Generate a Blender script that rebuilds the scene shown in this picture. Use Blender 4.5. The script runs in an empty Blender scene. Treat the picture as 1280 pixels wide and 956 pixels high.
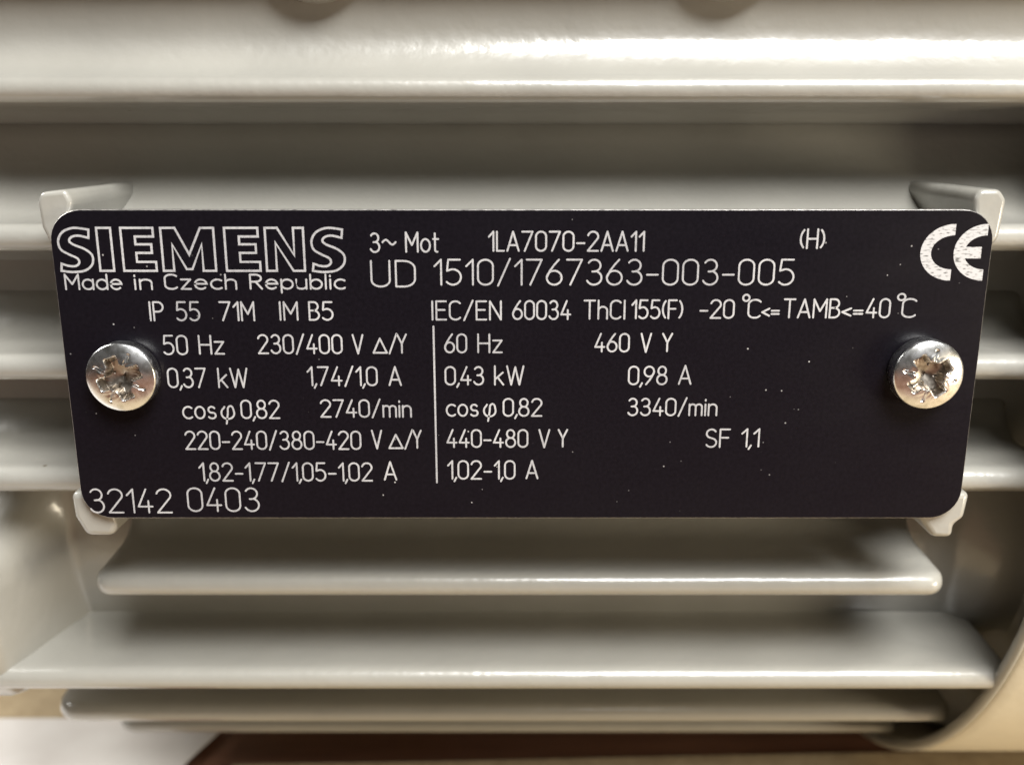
import bpy, bmesh, math, random
from mathutils import Vector
random.seed(7)
MM = 0.001
SC = bpy.context.scene
COL = SC.collection
R = math.radians

# ------------------------------------------------------------------ camera, light, exposure
cd = bpy.data.cameras.new('camera'); cam = bpy.data.objects.new('camera', cd); COL.objects.link(cam)
cam.location = (-0.97*MM, -102.4*MM, 25.16*MM)
cam.rotation_euler = (R(90-14.5), 0, 0)
cd.sensor_width = 36; cd.lens = 33.75
cd.clip_start = 0.005; cd.clip_end = 20
cd.dof.use_dof = True; cd.dof.focus_distance = 0.106; cd.dof.aperture_fstop = 19.0
SC.camera = cam

W = bpy.data.worlds.new('World'); SC.world = W; W.use_nodes = True
bg = W.node_tree.nodes['Background']
bg.inputs[0].default_value = (0.95, 0.88, 0.80, 1); bg.inputs[1].default_value = 0.052

def area(name, loc, target, sx, sy, power, color):
    l = bpy.data.lights.new(name, 'AREA'); l.shape = 'RECTANGLE'; l.size = sx; l.size_y = sy
    l.energy = power; l.color = color
    o = bpy.data.objects.new(name, l); COL.objects.link(o)
    o.location = loc
    o.rotation_euler = (Vector(target) - Vector(loc)).to_track_quat('-Z', 'Y').to_euler()
    return o
area('ceiling_lamp', (0.17, -0.36, 0.51), (0, 0, 0), 0.34, 0.32, 11.8, (1.0, 0.99, 0.965))
area('paper_fill_light', (-0.36, 0.09, 0.26), (-0.07, 0.05, -0.08), 0.16, 0.16, 2.0, (1.0, 0.98, 0.93))  # fill light added low at the left to brighten the paper sheet
area('warm_fill_light', (0.22, -0.12, -0.02), (0.09, 0.03, -0.05), 0.07, 0.07, 0.36, (1.0, 0.87, 0.66))  # warm fill added low at the right to brighten cowl and lower fins
SC.view_settings.view_transform = 'Standard'; SC.view_settings.look = 'None'
SC.view_settings.exposure = 0.0; SC.view_settings.gamma = 1.0

# ------------------------------------------------------------------ materials
def mat(name):
    m = bpy.data.materials.new(name); m.use_nodes = True
    nt = m.node_tree; b = nt.nodes['Principled BSDF']
    return m, nt, b
def N(nt, t, **kw):
    n = nt.nodes.new(t)
    for k, v in kw.items():
        if isinstance(k, str) and hasattr(n, k): setattr(n, k, v)
    return n
def noise(nt, scale, detail=3, vec=None, rough=.5):
    n = nt.nodes.new('ShaderNodeTexNoise'); n.inputs['Scale'].default_value = scale
    n.inputs['Detail'].default_value = detail; n.inputs['Roughness'].default_value = rough
    if vec is None:
        tc = nt.nodes.new('ShaderNodeTexCoord'); vec = tc.outputs['Object']
    nt.links.new(vec, n.inputs['Vector'])
    return n
def ramp(nt, src, stops):
    r = nt.nodes.new('ShaderNodeValToRGB'); e = r.color_ramp.elements
    while len(e) < len(stops): e.new(0.5)
    for el, (p, c) in zip(e, stops):
        el.position = p; el.color = c if len(c) == 4 else (*c, 1)
    nt.links.new(src, r.inputs['Fac']); return r
def bump(nt, b, src, strength, dist):
    n = nt.nodes.new('ShaderNodeBump'); n.inputs['Strength'].default_value = strength
    n.inputs['Distance'].default_value = dist
    nt.links.new(src, n.inputs['Height']); nt.links.new(n.outputs['Normal'], b.inputs['Normal'])
    return n

def paint_material(name, base, speck=(0.12, 0.10, 0.07), rough=.34, coat=.8):
    m, nt, b = mat(name)
    big = noise(nt, 60, 4)
    c0 = tuple(x*.93 for x in base); c1 = tuple(min(1, x*1.05) for x in base)
    r = ramp(nt, big.outputs['Fac'], [(.3, c0), (.7, c1)])
    # a few dust nibs and chips in the enamel
    v = nt.nodes.new('ShaderNodeTexVoronoi'); v.inputs['Scale'].default_value = 110
    tc = nt.nodes.new('ShaderNodeTexCoord'); nt.links.new(tc.outputs['Object'], v.inputs['Vector'])
    vr = ramp(nt, v.outputs['Distance'], [(.0, (1, 1, 1)), (.022, (1, 1, 1)), (.035, (0, 0, 0))])
    gate = noise(nt, 45, 1); gr = ramp(nt, gate.outputs['Fac'], [(.58, (0, 0, 0)), (.60, (1, 1, 1))])
    mul = nt.nodes.new('ShaderNodeMath'); mul.operation = 'MULTIPLY'
    nt.links.new(vr.outputs[0], mul.inputs[0]); nt.links.new(gr.outputs[0], mul.inputs[1])
    mix = nt.nodes.new('ShaderNodeMix'); mix.data_type = 'RGBA'
    nt.links.new(mul.outputs[0], mix.inputs[0]); nt.links.new(r.outputs[0], mix.inputs[6])
    mix.inputs[7].default_value = (*speck, 1)
    nt.links.new(mix.outputs[2], b.inputs['Base Color'])
    rr = noise(nt, 300, 3)
    mr = nt.nodes.new('ShaderNodeMapRange'); mr.inputs['To Min'].default_value = rough-.06; mr.inputs['To Max'].default_value = rough+.08
    nt.links.new(rr.outputs['Fac'], mr.inputs['Value']); nt.links.new(mr.outputs[0], b.inputs['Roughness'])
    b.inputs['Coat Weight'].default_value = coat; b.inputs['Coat Roughness'].default_value = .16
    # orange peel of sprayed enamel over a casting
    a = noise(nt, 700, 2); a2 = noise(nt, 130, 3)
    add = nt.nodes.new('ShaderNodeMath'); add.operation = 'MULTIPLY_ADD'; add.inputs[1].default_value = 3.0
    nt.links.new(a2.outputs['Fac'], add.inputs[0]); nt.links.new(a.outputs['Fac'], add.inputs[2])
    a3 = noise(nt, 38, 2)          # slow waviness of the casting
    add3 = nt.nodes.new('ShaderNodeMath'); add3.operation = 'MULTIPLY_ADD'; add3.inputs[1].default_value = 9.0
    nt.links.new(a3.outputs['Fac'], add3.inputs[0]); nt.links.new(add.outputs[0], add3.inputs[2])
    bm_ = bump(nt, b, add3.outputs[0], .6, .00009)
    nt.links.new(bm_.outputs['Normal'], b.inputs['Coat Normal'])
    return m
M_PAINT = paint_material('stone_grey_enamel', (0.283, 0.276, 0.248))
M_COWL = paint_material('warm_lit_cowl_enamel', (0.54, 0.50, 0.40), rough=.45, coat=.15)  # body enamel again, with warm light put into its paler colour

def black_plate():
    m, nt, b = mat('black_anodised_aluminium')
    n = noise(nt, 2500, 3)
    r = ramp(nt, n.outputs['Fac'], [(.3, (.0036, .0030, .0048)), (.7, (.0058, .0048, .0074))])
    v = nt.nodes.new('ShaderNodeTexVoronoi'); v.inputs['Scale'].default_value = 780
    tc = nt.nodes.new('ShaderNodeTexCoord'); nt.links.new(tc.outputs['Object'], v.inputs['Vector'])
    vr = ramp(nt, v.outputs['Distance'], [(.0, (1, 1, 1)), (.05, (1, 1, 1)), (.085, (0, 0, 0))])
    g = noise(nt, 55, 2); gr = ramp(nt, g.outputs['Fac'], [(.52, (0, 0, 0)), (.62, (1, 1, 1))])
    sel = ramp(nt, v.outputs['Color'], [(.55, (0, 0, 0)), (.85, (1, 1, 1))])
    m1 = nt.nodes.new('ShaderNodeMath'); m1.operation = 'MULTIPLY'
    m2 = nt.nodes.new('ShaderNodeMath'); m2.operation = 'MULTIPLY'
    nt.links.new(vr.outputs[0], m1.inputs[0]); nt.links.new(gr.outputs[0], m1.inputs[1])
    nt.links.new(m1.outputs[0], m2.inputs[0]); nt.links.new(sel.outputs[0], m2.inputs[1])
    mix = nt.nodes.new('ShaderNodeMix'); mix.data_type = 'RGBA'
    nt.links.new(m2.outputs[0], mix.inputs[0]); nt.links.new(r.outputs[0], mix.inputs[6])
    mix.inputs[7].default_value = (.36, .35, .34, 1)
    nt.links.new(mix.outputs[2], b.inputs['Base Color'])
    b.inputs['Roughness'].default_value = .30
    b.inputs['Specular IOR Level'].default_value = .16
    # faint smears where it has been wiped
    mp2 = nt.nodes.new('ShaderNodeMapping'); mp2.inputs['Scale'].default_value = (.35, 1, 1); mp2.inputs['Rotation'].default_value = (0, .5, 0)
    nt.links.new(tc.outputs['Object'], mp2.inputs['Vector'])
    sm = noise(nt, 90, 6, mp2.outputs[0], .65)
    mr = nt.nodes.new('ShaderNodeMapRange'); mr.inputs['To Min'].default_value = .20; mr.inputs['To Max'].default_value = .48
    nt.links.new(sm.outputs['Fac'], mr.inputs['Value']); nt.links.new(mr.outputs[0], b.inputs['Roughness'])
    # rolled grain of the sheet
    mp = nt.nodes.new('ShaderNodeMapping'); mp.inputs['Scale'].default_value = (1, 1, .04)
    nt.links.new(tc.outputs['Object'], mp.inputs['Vector'])
    gn = noise(nt, 3000, 2, mp.outputs[0]); bump(nt, b, gn.outputs['Fac'], .15, .00002)
    return m
M_PLATE = black_plate()

def metal(name, base, rough, var=.1, scale=900, dirt=None):
    m, nt, b = mat(name)
    n = noise(nt, scale, 4)
    c0 = dirt or tuple(x*.7 for x in base)
    r = ramp(nt, n.outputs['Fac'], [(.3, c0), (.55, base)])
    nt.links.new(r.outputs[0], b.inputs['Base Color'])
    b.inputs['Metallic'].default_value = 1; b.inputs['Roughness'].default_value = rough
    mr = nt.nodes.new('ShaderNodeMapRange'); mr.inputs['To Min'].default_value = rough-var; mr.inputs['To Max'].default_value = rough+var
    nt.links.new(n.outputs['Fac'], mr.inputs['Value']); nt.links.new(mr.outputs[0], b.inputs['Roughness'])
    bump(nt, b, n.outputs['Fac'], .25, .00003)
    return m
M_SCREW = metal('zinc_plated_steel', (.80, .81, .82), .27, .08, 1100, (.60, .60, .58))
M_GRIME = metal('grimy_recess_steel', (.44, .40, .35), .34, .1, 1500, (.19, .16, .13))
M_EDGE = metal('cut_aluminium_edge', (.50, .48, .46), .45, .1, 1800, (.24, .23, .22))

def engraving():
    m, nt, b = mat('engraved_bare_aluminium')
    n = noise(nt, 3500, 3)
    r = ramp(nt, n.outputs['Fac'], [(.30, (.34, .34, .35)), (.52, (.48, .48, .49))])
    n2 = noise(nt, 130, 3); w2 = ramp(nt, n2.outputs['Fac'], [(.3, (.68, .68, .70)), (.65, (1, 1, 1))])
    mx = nt.nodes.new('ShaderNodeMix'); mx.data_type = 'RGBA'; mx.blend_type = 'MULTIPLY'; mx.inputs[0].default_value = 1
    nt.links.new(r.outputs[0], mx.inputs[6]); nt.links.new(w2.outputs[0], mx.inputs[7])
    nt.links.new(mx.outputs[2], b.inputs['Base Color'])
    b.inputs['Metallic'].default_value = .15; b.inputs['Roughness'].default_value = .5
    return m
M_TEXT = engraving()
def hatch():
    m, nt, b = mat('hatched_bare_aluminium')
    tc = nt.nodes.new('ShaderNodeTexCoord'); mp = nt.nodes.new('ShaderNodeMapping'); mp.inputs['Scale'].default_value = (.5, 1, 1.6)
    nt.links.new(tc.outputs['Object'], mp.inputs['Vector'])
    n = noise(nt, 3200, 2, mp.outputs[0])
    r = ramp(nt, n.outputs['Fac'], [(.33, (.13, .13, .13)), (.47, (.46, .46, .47))])
    nt.links.new(r.outputs[0], b.inputs['Base Color'])
    b.inputs['Metallic'].default_value = .15; b.inputs['Roughness'].default_value = .5
    return m
M_HATCH = hatch()

def wood():
    m, nt, b = mat('red_brown_wood')
    tc = nt.nodes.new('ShaderNodeTexCoord')
    mp = nt.nodes.new('ShaderNodeMapping'); mp.inputs['Scale'].default_value = (.12, 1, 1)
    nt.links.new(tc.outputs['Object'], mp.inputs['Vector'])
    n = noise(nt, 160, 5, mp.outputs[0], .6)
    r = ramp(nt, n.outputs['Fac'], [(.3, (.085, .036, .022)), (.7, (.18, .085, .05))])
    nt.links.new(r.outputs[0], b.inputs['Base Color']); b.inputs['Roughness'].default_value = .35
    bump(nt, b, n.outputs['Fac'], .2, .0002)
    return m
M_WOOD = wood()
def board():
    m, nt, b = mat('brown_cardboard')
    n = noise(nt, 220, 6, None, .7)
    r = ramp(nt, n.outputs['Fac'], [(.3, (.29, .215, .125)), (.7, (.44, .345, .215))])
    nt.links.new(r.outputs[0], b.inputs['Base Color']); b.inputs['Roughness'].default_value = .85
    n2 = noise(nt, 900, 3); bump(nt, b, n2.outputs['Fac'], .4, .0002)
    return m
M_BOARD = board()
def paper():
    m, nt, b = mat('white_paper')
    n = noise(nt, 90, 4)
    r = ramp(nt, n.outputs['Fac'], [(.3, (.60, .56, .53)), (.7, (.68, .65, .62))])
    nt.links.new(r.outputs[0], b.inputs['Base Color']); b.inputs['Roughness'].default_value = .7
    bump(nt, b, n.outputs['Fac'], .2, .0003)
    return m
M_PAPER = paper()

# ------------------------------------------------------------------ object helpers
def mesh_obj(name, verts, faces, m, parent=None, smooth=True, mm=True):
    me = bpy.data.meshes.new(name)
    k = MM if mm else 1
    me.from_pydata([(v[0]*k, v[1]*k, v[2]*k) for v in verts], [], faces)
    me.update()
    bm = bmesh.new(); bm.from_mesh(me); bmesh.ops.recalc_face_normals(bm, faces=bm.faces); bm.to_mesh(me); bm.free()
    if smooth:
        for p in me.polygons: p.use_smooth = True
    me.materials.append(m)
    o = bpy.data.objects.new(name, me); COL.objects.link(o)
    if parent: o.parent = parent
    return o
def tag(o, label=None, cat=None, kind=None, group=None):
    if label: o['label'] = label
    if cat: o['category'] = cat
    if kind: o['kind'] = kind
    if group: o['group'] = group
    return o
def sharp(o, deg=35):
    o.data.set_sharp_from_angle(angle=R(deg))
def bevel(o, w, seg=3, ang=30):
    b = o.modifiers.new('bevel', 'BEVEL'); b.width = w*MM; b.segments = seg; b.limit_method = 'ANGLE'; b.angle_limit = R(ang)
    b.harden_normals = False
    return o
def loft(rings, closed_ring=True, cap=True):
    """rings: list of equal-length point lists -> verts, faces"""
    V, F = [], []; n = len(rings[0])
    for r in rings: V += r
    for i in range(len(rings)-1):
        for j in range(n if closed_ring else n-1):
            k = (j+1) % n
            F.append((i*n+j, i*n+k, (i+1)*n+k, (i+1)*n+j))
    if cap and closed_ring:
        F.append(tuple(range(n))); F.append(tuple((len(rings)-1)*n+j for j in range(n)))
    return V, F
def prism(poly_xz, y0, y1):
    V = [(x, y0, z) for x, z in poly_xz] + [(x, y1, z) for x, z in poly_xz]
    n = len(poly_xz)
    F = [tuple(range(n)), tuple(range(2*n-1, n-1, -1))] + [(i, (i+1) % n, n+(i+1) % n, n+i) for i in range(n)]
    return V, F

# ------------------------------------------------------------------ table and what lies on it
ZT = -87.0
def slab(name, pts, z0, z1, m, bev=0):
    V = [(x, y, z0) for x, y in pts] + [(x, y, z1) for x, y in pts]; n = len(pts)
    F = [tuple(range(n)), tuple(range(2*n-1, n-1, -1))] + [(i, (i+1) % n, n+(i+1) % n, n+i) for i in range(n)]
    o = mesh_obj(name, V, F, m, None, False)
    if bev: bevel(o, bev)
    return o
tb = slab('table_top', [(-900, -500), (900, -500), (900, 700), (-900, 700)], ZT-30, ZT, M_WOOD, 2)
tag(tb, 'dark red brown wooden table top under the motor', kind='structure')
c1 = slab('cardboard_sheet', [(-260, -85), (330, -105), (330, 57.5), (150, 55.4), (40, 52.8), (-18, 50.8), (-52, 50), (-52, 10), (-300, 9)], ZT+.05, ZT+.75, M_BOARD)
tag(c1, 'tan cardboard sheet on the table in front of the motor, below the fan cowl', 'cardboard')
c2 = slab('cardboard_sheet', [(-330, 60), (-61, 60), (-60, 190), (-320, 210)], ZT+.05, ZT+1.4, M_BOARD)
tag(c2, 'yellow brown rough cardboard showing behind the white paper at lower left', 'cardboard')
pp = slab('paper_sheet', [(-330, -60), (-88, -40), (-68, 20), (-62.5, 40), (-60, 50), (-57.2, 58), (-56.5, 61), (-58, 62.9), (-320, 62.3)], ZT+1.5, ZT+1.75, M_PAPER)
tag(pp, 'white paper sheet with a curved edge lying on the table at lower left', 'paper')

pk = slab('packing_block', [(-55, 78), (-15, 78), (-15, 118), (-55, 118)], ZT, -74.6, M_BOARD, 1)
tag(pk, 'cardboard packing block in the shade beneath the barrel, propping it up', 'packing block')

# ------------------------------------------------------------------ motor
motor = bpy.data.objects.new('electric_motor', None); COL.objects.link(motor)
motor.location = (0, 80*MM, ZT*MM)
motor.empty_display_size = .02
tag(motor, 'light grey enamelled electric motor with horizontal cooling fins and a black engraved nameplate', 'motor')
def part(name, V, F, m, smooth=True, parent=None):
    o = mesh_obj(name, V, F, m, None, smooth)
    if parent is None:
        o.parent = motor; o.matrix_parent_inverse = motor.matrix_world.inverted()
        o.location = (0, 0, 0); o.matrix_parent_inverse.identity()
        o.location = (0, -80*MM, -ZT*MM)
    else:
        o.parent = parent
    return o

def outline(d):
    """barrel section (Y,Z), counted from the top back, down the front, under and back up"""
    pts = []
    Rr = 30+d
    # front flat from z=62 down to z=-30, corner, bottom flat, rear corner, rear, top
    zs = [62 - i*(92/40) for i in range(41)]
    pts += [(23-d, z, -1, 0) for z in zs]
    for i in range(1, 31):
        a = math.pi/2*i/30
        pts.append((53-Rr*math.cos(a), -30-Rr*math.sin(a), -math.cos(a), -math.sin(a)))
    for i in range(1, 10): pts.append((53+54*i/9, -30-Rr, 0, -1))
    for i in range(1, 13):
        a = math.pi/2*i/12
        pts.append((107+Rr*math.sin(a), -30-Rr*math.cos(a), math.sin(a), -math.cos(a)))
    pts += [(137+d, -30+92*i/8, 1, 0) for i in range(1, 9)]
    return pts
def sstep(a, b, x):
    t = max(0, min(1, (x-a)/(b-a))); return t*t*(3-2*t)
def rise(x, z):
    """tie bolt lugs swelling out of the barrel at both ends below the nameplate"""
    t = 0
    e = sstep(-62.5, -69.0, x) if x < 0 else sstep(61, 69, x)
    g = sstep(-20, -30, z) if x < 0 else sstep(-18, -33, z)
    g *= 1-sstep(-44.5, -46.6, z)
    return (14.3 if x < 0 else 3)*e*g
xs = []
x = -80.0
while x <= 72.01:
    xs.append(x); x += 0.5 if (x < -50 or x > 50) else 4.0
base = outline(0)
rings = []
for x in xs:
    ring = []
    for (y, z, ny, nz) in base:
        h = rise(x, z) if y < 53 else 0
        ring.append((x, y+ny*h, z+nz*h*.8))
    rings.append(ring)
V, F = loft(rings)
part('barrel', V, F, M_PAINT)

TIPY = lambda z: (23-15) if z > -30 else 53-math.sqrt(max(1, 45**2-(z+30)**2))
FLY = lambda z: 23 if z > -30 else (53-math.sqrt(30**2-(z+30)**2) if z > -60 else 60)

def fin(zc, ytip, yroot, x0, x1, r0=1.6, r1=1.6, half=1.6, draft_up=.055, draft_dn=.05, fil_up=5.0, fil_dn=2.6, below=True):
    """one cast cooling fin: rounded nose, drafted flanks, filleted root; ends at x0, x1"""
    L = yroot-ytip
    def section(L, hs):
        up, dn = [], []
        rr = half*hs
        nose = []
        for i in range(9):
            a = -math.pi/2+math.pi*i/8
            nose.append((rr-rr*math.cos(a) if 0 else rr*(1-math.cos(a)), rr*math.sin(a)))
        # upper flank, nose -> root
        K = 16
        for i in range(1, K+1):
            d = rr+(L+1.2-rr)*(i/K)
            t = rr+draft_up*(d-rr)
            q = d-(L-fil_up)
            if q > 0: t += fil_up-math.sqrt(max(0, fil_up**2-min(q, fil_up)**2))
            up.append((d, t))
        for i in range(1, K+1):
            d = rr+(L+1.2-rr)*(i/K)
            t = rr+draft_dn*(d-rr)
            q = d-(L-fil_dn)
            if q > 0: t += fil_dn-math.sqrt(max(0, fil_dn**2-min(q, fil_dn)**2))
            dn.append((d, -t))
        return list(reversed(dn)) + nose + up
    st = []
    def ends(x, r, sgn):
        out = []
        if r <= 0: return [(x, 0, 1)]
        for i in range(6):
            a = math.pi/2*i/5
            out.append((x+sgn*r*(1-math.sin(a)), r*(1-math.cos(a))*1.0, .35+.65*math.cos(a)))
        return out   # from full to end
    left = []
    n = 7
    for i in range(n):
        a = math.pi/2*i/(n-1)          # 0 at the very end
        left.append((x0+r0*(1-math.cos(a)), r0*1.0*(1-math.sin(a)), .5+.5*math.sin(a)))
    right = []
    for i in range(n):
        a = math.pi/2*(1-i/(n-1))
        right.append((x1-r1*(1-math.cos(a)), r1*1.0*(1-math.sin(a)), .5+.5*math.sin(a)))
    mid = [(x0+r0+(x1-r1-x0-r0)*i/12, 0, 1) for i in range(1, 12)]
    rings = []
    for (x, cut, hs) in left+mid+right:
        sec = section(L-cut, hs)
        rings.append([(x, ytip+cut+d, zc+t) for d, t in sec])
    V, F = loft(rings)
    return part('cooling_fin', V, F, M_PAINT)

fin(13.6, 8, 23, -75, 66, fil_up=12, draft_up=.08)
fin(-1.8, 8, 23, -75, 66, fil_up=5.5)
fin(-16.0, 8, 23, -75, 66)
fin(-30.05, 8, 23.2, -53.9, 53.9, r0=2.2, r1=2.2, fil_up=5)
fin(-45.4, 11.2, 28, -72, 66, r0=1.8, fil_up=3.5)
fin(-59.1, 24.2, 60, -70.0, 65, r0=4.0, fil_up=1.5, fil_dn=1.5)
fin(-72.7, 41.0, 66, -68.6, 65, r0=3.5, half=1.3, fil_up=1.5, fil_dn=1.5)
# web joining the lowest fin to the barrel
V, F = prism([(-60, -61), (60, -61), (60, -76), (-60, -76)], 62, 66)
part('fin_web', V, F, M_PAINT)

# upper ledge: the top fin thickens into the shoulder below the terminal box
sec = []
for i in range(9):
    a = -math.pi/2+math.pi*i/8
    sec.append((8+1.5*(1-math.cos(a)), 30.0+1.5*math.sin(a)))
cv = [(9.9, 31.75), (10.5, 32.15), (11.05, 32.75), (11.6, 33.5), (12.05, 34.3), (12.4, 35.1), (12.6, 35.9), (12.7, 36.8), (12.7, 38.7), (12.7, 41), (15, 44.5), (20.0, 46.5), (20.3, 50), (20.5, 56), (21, 60), (23, 63), (27, 65), (40, 66), (137, 66), (137, 60), (24, 60), (24, 26.5), (22.6, 26.3), (21.4, 26.7), (20.2, 27.3), (18.5, 27.8), (15, 28.15)]
sec += cv
rings = [[(x, y, z) for y, z in sec] for x in [-75, -60, -40, -20, 0, 20, 40, 60, 66]]
V, F = loft(rings)
led = part('shoulder_ledge', V, F, M_PAINT); sharp(led, 40)

def boss(xc, zc, r, y0, y1, name='bolt_boss', rnd=1.6):
    V, F = [], []
    rings = []
    n = 40
    prof = [(0.02, y0)]
    for i in range(7):
        a = math.pi/2*i/6
        prof.append((r-rnd+rnd*math.sin(a), y0+rnd*(1-math.cos(a))))
    prof += [(r, y1-2.5), (r+.5, y1-1), (r+1.8, y1)]
    for rr, y in prof:
        rings.append([(xc+rr*math.cos(2*math.pi*j/n), y, zc+rr*math.sin(2*math.pi*j/n)) for j in range(n)])
    V, F = loft(rings)
    return part(name, V, F, M_PAINT)
boss(-22.9, 46.3, 7.0, 9.2, 19)
boss(22.6, 46.5, 7.0, 9.2, 19)
# terminal box standing on the shoulder, above the frame
V, F = prism([(-74, 43.5), (66, 43.5), (66, 58), (-74, 58)], 6.5, 40)
bevel(part('ledge_shade_lip', V, F, M_PAINT, False), 2)  # unseen lip added to shade the top of the ledge
V, F = prism([(-42, 58), (42, 58), (42, 98), (-42, 98)], 14, 122)
bevel(part('terminal_box', V, F, M_PAINT, False), 4)
# end flange (left) and fan cowl (right)
def disc(name, x0, x1, r, yc, zc, m, rb=2):
    n = 96; rings = []
    for (x, rr) in [(x0, 12), (x0, r-rb), (x0+rb*.3, r-rb*.3), (x0+rb, r), (x1-rb, r), (x1-rb*.3, r-rb*.3), (x1, r-rb), (x1, 12)]:
        rings.append([(x, yc+rr*math.cos(2*math.pi*j/n), zc+rr*math.sin(2*math.pi*j/n)) for j in range(n)])
    V, F = loft(rings); o = part(name, V, F, m); sharp(o, 40); return o
disc('mounting_flange', -99, -90, 49, 80, -4, M_PAINT)
disc('end_shield', -88, -79.9, 55, 80, -2, M_PAINT, 4)
n = 160; rings = []
for (x, rr) in [(120, 76.8), (66, 76.8), (64.5, 77.0), (64.1, 77.3), (64, 77.9), (64.2, 78.5), (64.8, 78.8), (66.5, 78.85), (100, 78.9), (128, 78.9), (134, 76), (137, 70), (137, 20), (136, 20)]:
    rings.append([(x, 80+rr*math.cos(2*math.pi*j/n), -8+rr*math.sin(2*math.pi*j/n)) for j in range(n)])
V, F = loft(rings, cap=False); o = part('fan_cowl', V, F, M_COWL); sharp(o, 50)
n = 120; rings = []
for k in range(13):
    a = 2*math.pi*k/12
    rings.append([(63.7+.55*math.cos(a), 80+(78+.9*math.sin(a))*math.cos(2*math.pi*j/n), -8+(78+.9*math.sin(a))*math.sin(2*math.pi*j/n)) for j in range(n)])
V, F = loft(rings, cap=False); part('cowl_rim', V, F, M_PAINT)
disc('fan_end_shield', 71, 85, 76, 80, -8, M_PAINT, 4)

# posts that the nameplate rests on: one L-shaped cast post at each corner
def post(poly, y0=.9, y1=24, bev=.7):
    V, F = prism(poly, y0, y1)
    o = part('corner_post', V, F, M_PAINT, False); bevel(o, bev, 4, 25)
    for p in o.data.polygons: p.use_smooth = True
    sharp(o, 80)
    return o
post([(-51.4, 18.2), (-50.9, 19.2), (-48.2, 19.5), (-47.6, 18.2), (-48.6, 14), (-50.3, 13.2), (-51.2, 15.5)], bev=.5)
post([(48.0, 18.6), (48.6, 19.5), (50.7, 19.5), (51.5, 18.4), (51.2, 14.4), (50.4, 13.4), (48.8, 14)], bev=.5)
post([(-51.6, -14.6), (-51.5, -17.6), (-50.4, -20.0), (-47.2, -20.0), (-46.6, -18.6), (-47.6, -14.6)])
post([(51.6, -14.6), (51.3, -17.8), (50.2, -18.6), (50.2, -20.2), (47.9, -20.2), (45.8, -17.4), (47, -14.6)])
for xc in (-43.0, 44.5): boss(xc, 0.1, 4.6, 1.0, 23.5, 'screw_boss', .5)

# ------------------------------------------------------------------ nameplate
def rrect(x0, z0, x1, z1, r, n=8):
    p = []
    for cx, cz, a0 in ((x1-r, z1-r, 0), (x0+r, z1-r, 90), (x0+r, z0+r, 180), (x1-r, z0+r, 270)):
        for i in range(n+1):
            a = R(a0+90*i/n); p.append((cx+r*math.cos(a), cz+r*math.sin(a)))
    return p
PX0, PX1, PZ0, PZ1 = -49.94, 50.06, -17.32, 17.45
pl = rrect(PX0, PZ0, PX1, PZ1, 3.4)
rim = rrect(PX0+.06, PZ0+.06, PX1-.06, PZ1-.06, 3.34)
n = len(pl)
rings = [[(x, 0, z) for x, z in rim], [(x, .06, z) for x, z in pl], [(x, .85, z) for x, z in pl]]
V, F = loft(rings)
plate = part('nameplate', V, F, M_PLATE, False)
plate.data.materials.append(M_EDGE)
for p in plate.data.polygons:
    if len(p.vertices) == 4: p.material_index = 1

plate['label'] = 'black nameplate with engraved silver lettering and rounded corners'
# --- single-stroke engraving font (unit cap height)
def arc(cx, cy, rx, ry, a0, a1, n=None):
    n = n or max(4, int(abs(a1-a0)/15))
    return [(cx+rx*math.cos(R(a0+(a1-a0)*i/n)), cy+ry*math.sin(R(a0+(a1-a0)*i/n))) for i in range(n+1)]
G = {}
w = .50; h = w/2
G['0'] = (w, [arc(h, 1-h, h, h, 0, 180)+arc(h, h, h, h, 180, 360)+[(w, 1-h)]])
G['1'] = (.22, [[(0, .74), (.22, 1)], [(.22, 1), (.22, 0)]])
G['2'] = (w, [arc(h, 1-h, h, h, 165, -25)+[(0, 0)], [(0, 0), (w, 0)]])
G['3'] = (w, [arc(.24, .765, .21, .235, 150, -90)+[(.18, .53)], arc(.24, .275, .25, .275, 75, -155)])
G['4'] = (w, [[(.30, 1), (0, .26)], [(0, .26), (w, .26)], [(.36, .5), (.36, 0)]])
G['5'] = (w, [[(.46, 1), (.07, 1)], [(.07, 1), (.03, .56)], [(.03, .56)]+arc(.22, .31, .27, .31, 118, -140)])
G['6'] = (w, [arc(h, .28, h, .28, 155, -205), [(.40, 1), (.25, .80), (.10, .55), (.01, .32)]])
G['7'] = (w, [[(0, 1), (w, 1)], [(w, 1), (.12, 0)]])
G['8'] = (w, [arc(h, .765, .20, .235, -90, 270), arc(h, .27, h, .27, 90, 450)])
G['9'] = (w, [arc(h, .72, h, .28, -25, 335), [(.10, 0), (.25, .20), (.40, .45), (.49, .68)]])
G[','] = (.05, [[(.07, .07), (-.03, -.14)]])
G['-'] = (.36, [[(0, .40), (.36, .40)]])
G['/'] = (.40, [[(0, -.04), (.40, 1.04)]])
G['~'] = (.7, [[(.7*i/14, .52+.13*math.sin(2*math.pi*i/14)) for i in range(15)]])
G['('] = (.16, [arc(.42, .5, .42, .60, 130, 230, 8)])
G[')'] = (.16, [arc(-.26, .5, .42, .60, 50, -50, 8)])
G['°'] = (1.0, [arc(.5, 1.08, .5, .17, 0, 360)])
G['<'] = (.5, [[(.5, .50), (0, .30)], [(0, .30), (.5, .10)]])
G['='] = (.5, [[(0, .38), (.5, .38)], [(0, .20), (.5, .20)]])
G['^'] = (1., [[(0, 0), (.5, 1)], [(.5, 1), (1, 0)], [(1, 0), (0, 0)]])
G['A'] = (.56, [[(0, 0), (.28, 1)], [(.28, 1), (.56, 0)], [(.09, .30), (.47, .30)]])
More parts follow.
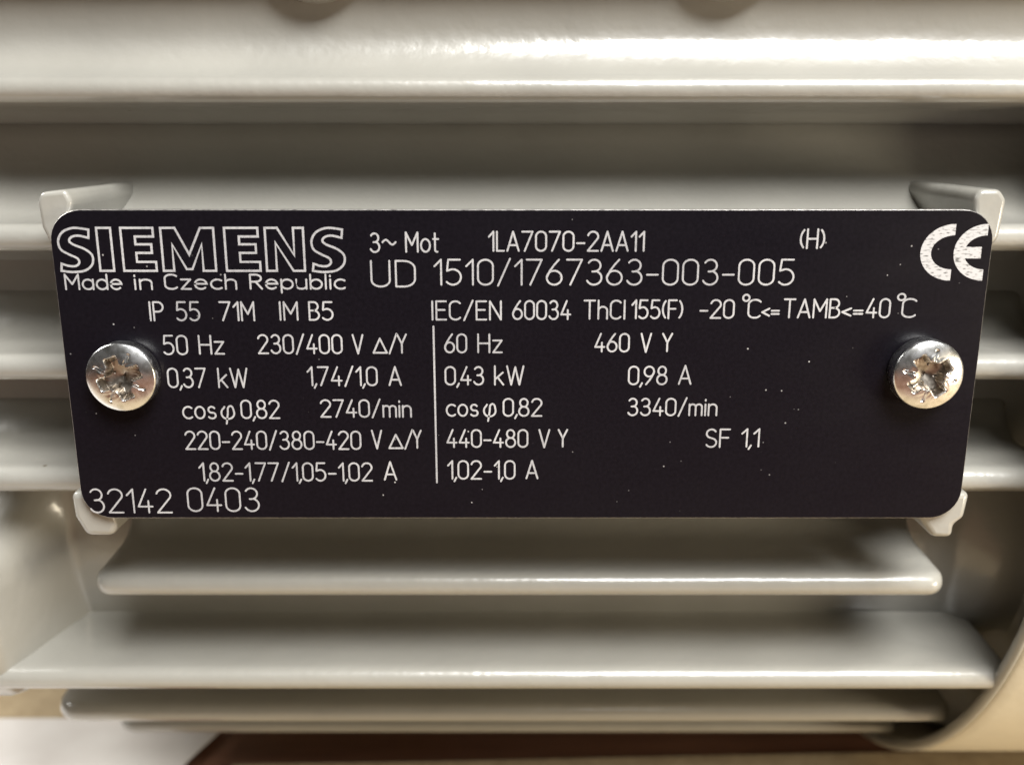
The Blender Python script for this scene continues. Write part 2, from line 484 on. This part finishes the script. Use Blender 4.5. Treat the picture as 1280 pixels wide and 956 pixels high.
G['B'] = (.46, [[(0, 0), (0, 1)], [(0, 1), (.22, 1)]+arc(.22, .765, .20, .235, 90, -90)+[(0, .53)], [(.22, .53)]+arc(.2, .265, .26, .265, 90, -90)+[(0, 0)]])
G['C'] = (.48, [arc(.26, .74, .26, .26, 35, 180)+arc(.26, .26, .26, .26, 180, 325)])
G['D'] = (.52, [[(0, 0), (0, 1)], [(0, 1), (.2, 1)]+arc(.22, .7, .30, .30, 90, 0)+arc(.22, .3, .30, .30, 0, -90)+[(0, 0)]])
G['E'] = (.44, [[(0, 0), (0, 1)], [(0, 1), (.44, 1)], [(0, .53), (.38, .53)], [(0, 0), (.44, 0)]])
G['F'] = (.44, [[(0, 0), (0, 1)], [(0, 1), (.44, 1)], [(0, .53), (.38, .53)]])
G['H'] = (.50, [[(0, 0), (0, 1)], [(.5, 0), (.5, 1)], [(0, .5), (.5, .5)]])
G['I'] = (.02, [[(.01, 0), (.01, 1)]])
G['L'] = (.34, [[(0, 1), (0, 0)], [(0, 0), (.34, 0)]])
G['M'] = (.60, [[(0, 0), (0, 1)], [(0, 1), (.3, .35)], [(.3, .35), (.6, 1)], [(.6, 1), (.6, 0)]])
G['N'] = (.50, [[(0, 0), (0, 1)], [(0, 1), (.5, 0)], [(.5, 0), (.5, 1)]])
G['P'] = (.46, [[(0, 0), (0, 1)], [(0, 1), (.22, 1)]+arc(.22, .74, .24, .26, 90, -90)+[(0, .48)]])
G['R'] = (.48, [[(0, 0), (0, 1)], [(0, 1), (.22, 1)]+arc(.22, .75, .24, .25, 90, -90)+[(0, .50)], [(.22, .50), (.48, 0)]])
G['S'] = (.48, [arc(.24, .76, .22, .24, 30, 240)+[(.34, .47)]+arc(.24, .25, .24, .25, 50, -150)])
G['T'] = (.50, [[(0, 1), (.5, 1)], [(.25, 1), (.25, 0)]])
G['U'] = (.50, [[(0, 1), (0, .25)]+arc(.25, .25, .25, .25, 180, 360)+[(.5, 1)]])
G['V'] = (.50, [[(0, 1), (.25, 0)], [(.25, 0), (.5, 1)]])
G['W'] = (.74, [[(0, 1), (.185, 0)], [(.185, 0), (.37, .95)], [(.37, .95), (.555, 0)], [(.555, 0), (.74, 1)]])
G['Y'] = (.50, [[(0, 1), (.25, .5)], [(.25, .5), (.5, 1)], [(.25, .5), (.25, 0)]])
XH = .66
G['a'] = (.46, [arc(.24, XH/2, .24, XH/2, 0, 360), [(.47, XH), (.47, 0)]])
G['b'] = (.46, [arc(.24, XH/2, .24, XH/2, 0, 360), [(0, 1), (0, 0)]])
G['c'] = (.42, [arc(.26, XH/2, .26, XH/2, 50, 310)])
G['d'] = (.46, [arc(.24, XH/2, .24, XH/2, 0, 360), [(.47, 1), (.47, 0)]])
G['e'] = (.48, [[(0, .36), (.48, .36)]+arc(.24, XH/2, .24, XH/2, 5, 315)])
G['h'] = (.42, [[(0, 1), (0, 0)], arc(.21, XH-.21, .21, .21, 180, 0)+[(.42, 0)]])
G['i'] = (.02, [[(.01, 0), (.01, XH)], [(.01, .88), (.01, .94)]])
G['k'] = (.38, [[(0, 0), (0, 1)], [(.36, XH), (0, .28)], [(.12, .40), (.38, 0)]])
G['l'] = (.02, [[(.01, 0), (.01, 1)]])
G['m'] = (.66, [[(0, 0), (0, XH)], arc(.165, XH-.165, .165, .165, 180, 0)+[(.33, 0)], arc(.495, XH-.165, .165, .165, 180, 0)+[(.66, 0)]])
G['n'] = (.42, [[(0, 0), (0, XH)], arc(.21, XH-.21, .21, .21, 180, 0)+[(.42, 0)]])
G['o'] = (.46, [arc(.23, XH/2, .23, XH/2, 0, 360)])
G['p'] = (.46, [arc(.24, XH/2, .24, XH/2, 0, 360), [(0, XH), (0, -.28)]])
G['s'] = (.36, [arc(.18, .49, .16, .17, 30, 250)+arc(.18, .17, .18, .17, 60, -150)])
G['t'] = (.26, [[(.09, .95), (.09, .12)]+arc(.19, .12, .10, .12, 180, 280), [(0, XH), (.26, XH)]])
G['u'] = (.42, [[(0, XH), (0, .2)]+arc(.21, .21, .21, .21, 180, 360)+[(.42, XH)], [(.42, .2), (.42, 0)]])
G['z'] = (.38, [[(0, XH), (.38, XH)], [(.38, XH), (0, 0)], [(0, 0), (.38, 0)]])
G['@'] = (1.0, [arc(.62, .36, .36, .36, 250, -70)+[(.62, .0)], [(.30, .66)]+arc(.42, .33, .42, .33, 130, 270)+[(.6, .04)], [(.70, .70), (.42, -.28)]])
G['@'] = (1.0, [[(.28, .66)]+arc(.45, .30, .43, .33, 125, 270)+arc(.50, .30, .48, .33, 275, 380)+arc(.72, .46, .22, .24, 20, 160)+[(.5, .3), (.36, -.30)]])

class Strokes:
    def __init__(s): s.V = []; s.F = []; s.k = 0
    def stroke(s, pts, wd, closed=False):
        """flat engraved stroke with round ends, on the plate face"""
        y = -.012-.0025*(s.k % 9); s.k += 1
        P = [pts[0]]
        for p in pts[1:]:
            if math.hypot(p[0]-P[-1][0], p[1]-P[-1][1]) > .012: P.append(p)
        if len(P) > 2 and math.hypot(P[0][0]-P[-1][0], P[0][1]-P[-1][1]) < .03:
            closed = True; P = P[:-1]
        n = len(P)
        if n < 2: return
        hw = wd/2; L, Rr = [], []
        def nrm(a, b):
            d = math.hypot(b[0]-a[0], b[1]-a[1]) or 1; return (-(b[1]-a[1])/d, (b[0]-a[0])/d)
        for i in range(n):
            if closed: a = nrm(P[i-1], P[i]); b = nrm(P[i], P[(i+1) % n])
            else:
                a = nrm(P[i-1], P[i]) if i else nrm(P[0], P[1])
                b = nrm(P[i], P[i+1]) if i < n-1 else a
            mx, my = a[0]+b[0], a[1]+b[1]; q = math.hypot(mx, my) or 1; mx /= q; my /= q
            c = max(.45, mx*a[0]+my*a[1]); j = hw/c*random.uniform(.95, 1.05)
            L.append((P[i][0]+mx*j, P[i][1]+my*j)); Rr.append((P[i][0]-mx*j, P[i][1]-my*j))
        b0 = len(s.V)
        s.V += [(x, y, z) for x, z in L]+[(x, y, z) for x, z in Rr]
        for i in range(n if closed else n-1):
            k = (i+1) % n
            s.F.append((b0+i, b0+k, b0+n+k, b0+n+i))
        if not closed:
            for c, nx in ((0, nrm(P[1], P[0])), (n-1, nrm(P[-2], P[-1]))):
                t = (nx[1], -nx[0])   # outward direction
                a0 = math.atan2(t[1], t[0]); ring = []
                b1 = len(s.V)
                for i in range(7):
                    a = a0-math.pi/2+math.pi*i/6
                    s.V.append((P[c][0]+hw*math.cos(a), y, P[c][1]+hw*math.sin(a)))
                s.F.append(tuple(range(b1, b1+7)))
    def build(s, name, m=None):
        return part(name, s.V, s.F, m or M_TEXT, False, plate)

SW = .20
def text(t, x0, x1, zb, hh):
    gap = .17
    ws = [G[c][0] for c in t]
    tot = 0; pos = []
    for i, c in enumerate(t):
        pos.append(tot)
        g = gap
        if c == ',' or (i+1 < len(t) and t[i+1] == ','): g = .13
        tot += ws[i]+(g if i < len(t)-1 else 0)
    span = (x1-x0)-SW; hgt = hh-SW
    sx = span/tot if tot > .05 else 1
    st = Strokes()
    for c, p in zip(t, pos):
        for line in G[c][1]:
            st.stroke([(x0+SW/2+(p+u)*sx, zb+SW/2+v*hgt) for u, v in line], SW)
    st.build('engraved_text')
TOKENS = [('Made', -48.98, -42.78, 8.92, 1.78),
 ('in', -41.55, -39.54, 8.92, 1.78),
 ('Czech', -38.3, -30.48, 8.95, 1.75),
 ('Republic', -29.15, -18.83, 8.97, 1.72),
 ('IP', -40.22, -38.59, 5.52, 2.2),
 ('55', -37.34, -34.67, 5.52, 2.2),
 ('71M', -32.64, -28.78, 5.52, 2.2),
 ('IM', -26.16, -24.08, 5.58, 2.14),
 ('B5', -22.98, -20.25, 5.58, 2.14),
 ('50', -39.08, -36.32, 1.76, 2.27),
 ('Hz', -35.18, -32.33, 1.82, 2.21),
 ('230/400', -28.74, -19.44, 1.87, 2.24),
 ('V', -18.42, -17.14, 1.84, 2.28),
 ('^', -16.2, -14.54, 1.93, 1.79),
 ('/', -14.46, -13.44, 1.93, 2.23),
 ('Y', -13.57, -12.41, 1.93, 2.23),
 ('0,37', -38.92, -34.6, -1.96, 2.32),
 ('kW', -33.37, -30.02, -1.96, 2.32),
 ('cos', -37.6, -33.79, -5.54, 2.24),
 ('@', -33.38, -31.69, -5.54, 2.24),
 ('0,82', -31.11, -26.73, -5.51, 2.23),
 ('1,74/1,0', -23.54, -15.74, -1.74, 2.26),
 ('A', -14.57, -13.1, -1.72, 2.26),
 ('2740/min', -22.28, -12.09, -5.36, 2.13),
 ('220-240/380-420', -37.6, -17.83, -9.12, 2.26),
 ('V', -16.72, -15.47, -9.06, 2.3),
 ('^', -14.82, -13.11, -9.02, 1.79),
 ('/', -13.05, -12.01, -9.02, 2.25),
 ('Y', -12.11, -11.06, -8.97, 2.21),
 ('1,82-1,77/1,05-1,02', -36.34, -16.7, -12.88, 2.29),
 ('A', -15.46, -13.95, -12.76, 2.32),
 ('32142', -49.12, -39.68, -16.73, 3.02),
 ('0403', -37.94, -29.66, -16.56, 2.98),
 ('60', -8.38, -5.85, 1.97, 2.22),
 ('Hz', -4.76, -1.99, 1.98, 2.2),
 ('0,43', -8.39, -4.01, -1.66, 2.2),
 ('kW', -2.95, 0.39, -1.66, 2.29),
 ('cos', -8.32, -4.68, -5.25, 2.17),
 ('@', -4.22, -2.66, -5.25, 2.17),
 ('0,82', -2.01, 2.4, -5.25, 2.17),
 ('440-480', -8.31, 0.86, -8.88, 2.2),
 ('V', 1.98, 3.3, -8.92, 2.25),
 ('Y', 4.13, 5.29, -8.83, 2.16),
 ('1,02-1,0', -8.28, -0.57, -12.65, 2.32),
 ('A', 0.56, 2.01, -12.59, 2.29),
 ('460', 8.01, 11.88, 2.07, 2.17),
 ('V', 13.02, 14.27, 2.02, 2.23),
 ('Y', 15.36, 16.56, 2.11, 2.14),
 ('0,98', 11.78, 16.15, -1.63, 2.21),
 ('A', 17.31, 18.8, -1.58, 2.25),
 ('3340/min', 11.81, 21.83, -5.18, 2.12),
 ('SF', 20.64, 23.46, -8.88, 2.26),
 ('1,1', 24.65, 26.74, -8.83, 2.25),
 ('3', -16.12, -14.95, 12.9, 2.17),
 ('~', -14.82, -13.23, 12.93, 2.15),
 ('Mot', -12.33, -8.7, 12.93, 2.24),
 ('1LA7070-2AA11', -3.52, 13.13, 13.03, 2.22),
 ('UD', -16.13, -11.26, 9.21, 2.95),
 ('1510/1767363-003-005', -9.36, 29.31, 9.41, 2.88),
 ('IEC/EN', -9.7, -2.07, 5.61, 2.2),
 ('60034', -0.97, 5.43, 5.66, 2.19),
 ('ThCl', 6.76, 11.31, 5.7, 2.19),
 ('155(F)', 11.91, 17.53, 5.75, 2.17),
 ('(H)', 29.56, 32.25, 13.31, 2.19),
 ('-20', 19.29, 23.09, 5.79, 2.16),
 ('°', 23.83, 24.72, 5.79, 2.23),
 ('C', 24.48, 25.97, 5.81, 2.17),
 ('<=', 25.97, 27.98, 5.84, 2.14),
 ('TAMB', 28.34, 34.52, 5.84, 2.19),
 ('<=', 34.63, 37.02, 5.84, 2.19),
 ('40', 37.26, 39.93, 5.85, 2.21),
 ('°', 40.5, 41.5, 5.88, 2.23),
 ('C', 41.11, 42.75, 5.88, 2.19)]
for tk in TOKENS: text(*tk)

# --- outlined maker's wordmark
def catmull(P, sharp_idx, n=4):
    out = []; m = len(P)
    for i in range(m):
        a, b = P[i], P[(i+1) % m]
        p0 = P[i-1] if i not in sharp_idx else a
        p3 = P[(i+2) % m] if (i+1) % m not in sharp_idx else b
        for k in range(n):
            t = k/n
            f = lambda c: .5*((2*a[c])+(-p0[c]+b[c])*t+(2*p0[c]-5*a[c]+4*b[c]-p3[c])*t*t+(-p0[c]+3*a[c]-3*b[c]+p3[c])*t**3)
            out.append((f(0), f(1)))
    return out
S1 = [(-45.8, 15.37), (-47.38, 15.55), (-48.6, 15.1), (-49.14, 14.2), (-48.96, 13.28), (-48.14, 12.75), (-47.31, 12.34), (-47.15, 11.87), (-47.55, 11.52), (-48.28, 11.52), (-49.05, 11.76), (-49.14, 11.0), (-47.91, 10.87), (-46.57, 11.05), (-45.75, 11.75), (-45.71, 12.69), (-46.46, 13.34), (-47.58, 13.8), (-47.97, 14.21), (-47.63, 14.62), (-46.89, 14.73), (-45.89, 14.5)]
SH = {0, 10, 11, 21}
Zt, Zb = 15.55, 11.0
def outl(pts, name='wordmark_letter'):
    s = Strokes()
    s.stroke(pts+[pts[0]], .235, True); s.build(name)
def poly(x0, x1, P): return [(x0+(x1-x0)*u, Zb+(Zt-Zb)*v) for u, v in P]
outl(catmull(S1, SH))
outl(poly(-44.98, -43.5, [(0, 0), (0, 1), (1, 1), (1, 0)]))
EP = [(0, 0), (0, 1), (.98, 1), (.98, .80), (.42, .80), (.42, .62), (.90, .62), (.90, .42), (.42, .42), (.42, .21), (1, .21), (1, 0)]
outl(poly(-42.43, -38.95, EP))
outl(poly(-38.2, -32.6, [(0, 0), (0, 1), (.27, 1), (.51, .38), (.75, 1), (1, 1), (1, 0), (.76, 0), (.76, .62), (.55, .04), (.44, .04), (.20, .62), (.20, 0)]))
outl(poly(-31.45, -27.85, EP))
outl(poly(-27.15, -23.1, [(0, 0), (0, 1), (.32, 1), (.74, .36), (.74, 1), (1, 1), (1, 0), (.70, 0), (.26, .66), (.26, 0)]))
k = (-18.88+22.22)/(-45.75+49.14)
outl(catmull([((x+49.14)*k-22.25, z) for x, z in S1], SH))

# --- CE mark, filled by hatching
def half_ring(x_l, x_t, zc, H, th, inner_l):
    """open ring facing right; x_l outer left, x_t right end"""
    rx = x_t-x_l; rz = H/2; out = []; inn = []
    for i in range(25):
        a = math.pi/2+math.pi*i/24
        out.append((x_t+rx*math.cos(a), zc+rz*math.sin(a)))
        inn.append((x_t+(x_t-inner_l)*math.cos(a), zc+(rz-th)*math.sin(a)))
    return out, inn
def ce(x_l, x_t, inner_l, bar=None):
    o, i_ = half_ring(x_l, x_t, 12.96, 6.02, 1.2, inner_l)
    V = [(x, -.03, z) for x, z in o+i_]; n = len(o)
    F = [(k, k+1, n+k+1, n+k) for k in range(n-1)]
    if bar:
        b = len(V); V += [(bar[0], -.033, bar[2]), (bar[1], -.033, bar[2]), (bar[1], -.033, bar[3]), (bar[0], -.033, bar[3])]
        F.append((b, b+1, b+2, b+3))
    part('conformity_mark', V, F, M_HATCH, False, plate)
ce(42.49, 45.98, 43.62)
ce(46.03, 49.42, 47.15, (47.0, 48.97, 12.33, 13.55))
# --- rule between the 50 Hz and 60 Hz columns
s = Strokes(); s.stroke([(-9.50, 4.95), (-9.47, -13.0)], .20); s.build('divider_line')

# ------------------------------------------------------------------ screws
def screw(xc, zc, rot, lift):
    RO = 3.66; NR, NT = 46, 168
    y_face = -lift
    def hgt(r, th):
        # pan head dome
        d = .95*(1-math.sqrt(max(0, 1-(r/4.6)**2)))*1.9
        y = y_face+d
        a = (th-rot) % (math.pi/2)
        a = min(a, math.pi/2-a)                   # angle to nearest arm
        off = r*math.sin(a); along = r*math.cos(a)
        # cross recess: arm half width .55, flaring wall, reach 2.15
        arm = 1-sstep(.54, .74, off)
        reach = 1-sstep(2.0, 2.5, along)
        core = 1-sstep(1.25, 1.6, r)
        depth = max(arm*reach, core)
        y += depth*(1.25+.75*max(0, 1-r/1.9))
        # four ribs' tick marks at 45 degrees
        b = abs(((th-rot) % (math.pi/2))-math.pi/4)
        tick = (1-sstep(.06, .16, r*b))*sstep(.9, 1.1, r)*(1-sstep(2.75, 3.0, r))
        y += .28*tick
        # chewed edges from the driver
        y += .05*math.sin(7*th+2.1*rot*5)*math.exp(-((r-2.0)/.35)**2)*(.5+.5*math.sin(5*th+rot))
        y += .012*math.sin(23*th+r*9)*math.exp(-((r-1.9)/.5)**2)
        return y
    rings = []
    rs = [.02]+[RO*(i/NR)**.9 for i in range(1, NR+1)]
    for r in rs:
        rings.append([(xc+r*math.cos(2*math.pi*j/NT), hgt(r, 2*math.pi*j/NT) if r > .03 else y_face+1.6, zc+r*math.sin(2*math.pi*j/NT)) for j in range(NT)])
    ye = y_face+.95*(1-math.sqrt(1-(RO/4.6)**2))*1.9
    for r, y in ((RO+.10, ye+.12), (RO+.14, ye+.3), (RO+.10, -.35), (RO-.1, -.06), (RO-.4, .0)):
        rings.append([(xc+r*math.cos(2*math.pi*j/NT), y, zc+r*math.sin(2*math.pi*j/NT)) for j in range(NT)])
    V, F = loft(rings)
    o = part('screw', V, F, M_SCREW); sharp(o, 50)
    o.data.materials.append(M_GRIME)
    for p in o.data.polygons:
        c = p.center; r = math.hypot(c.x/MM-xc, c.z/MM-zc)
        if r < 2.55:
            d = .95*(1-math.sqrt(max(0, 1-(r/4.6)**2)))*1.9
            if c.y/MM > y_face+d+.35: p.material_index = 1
    return o
screw(-43.2, -.28, R(20), 2.75)['label'] = 'cross recess screw at the left end of the nameplate'
screw(43.85, .05, R(34), 3.0)['label'] = 'cross recess screw at the right end of the nameplate'
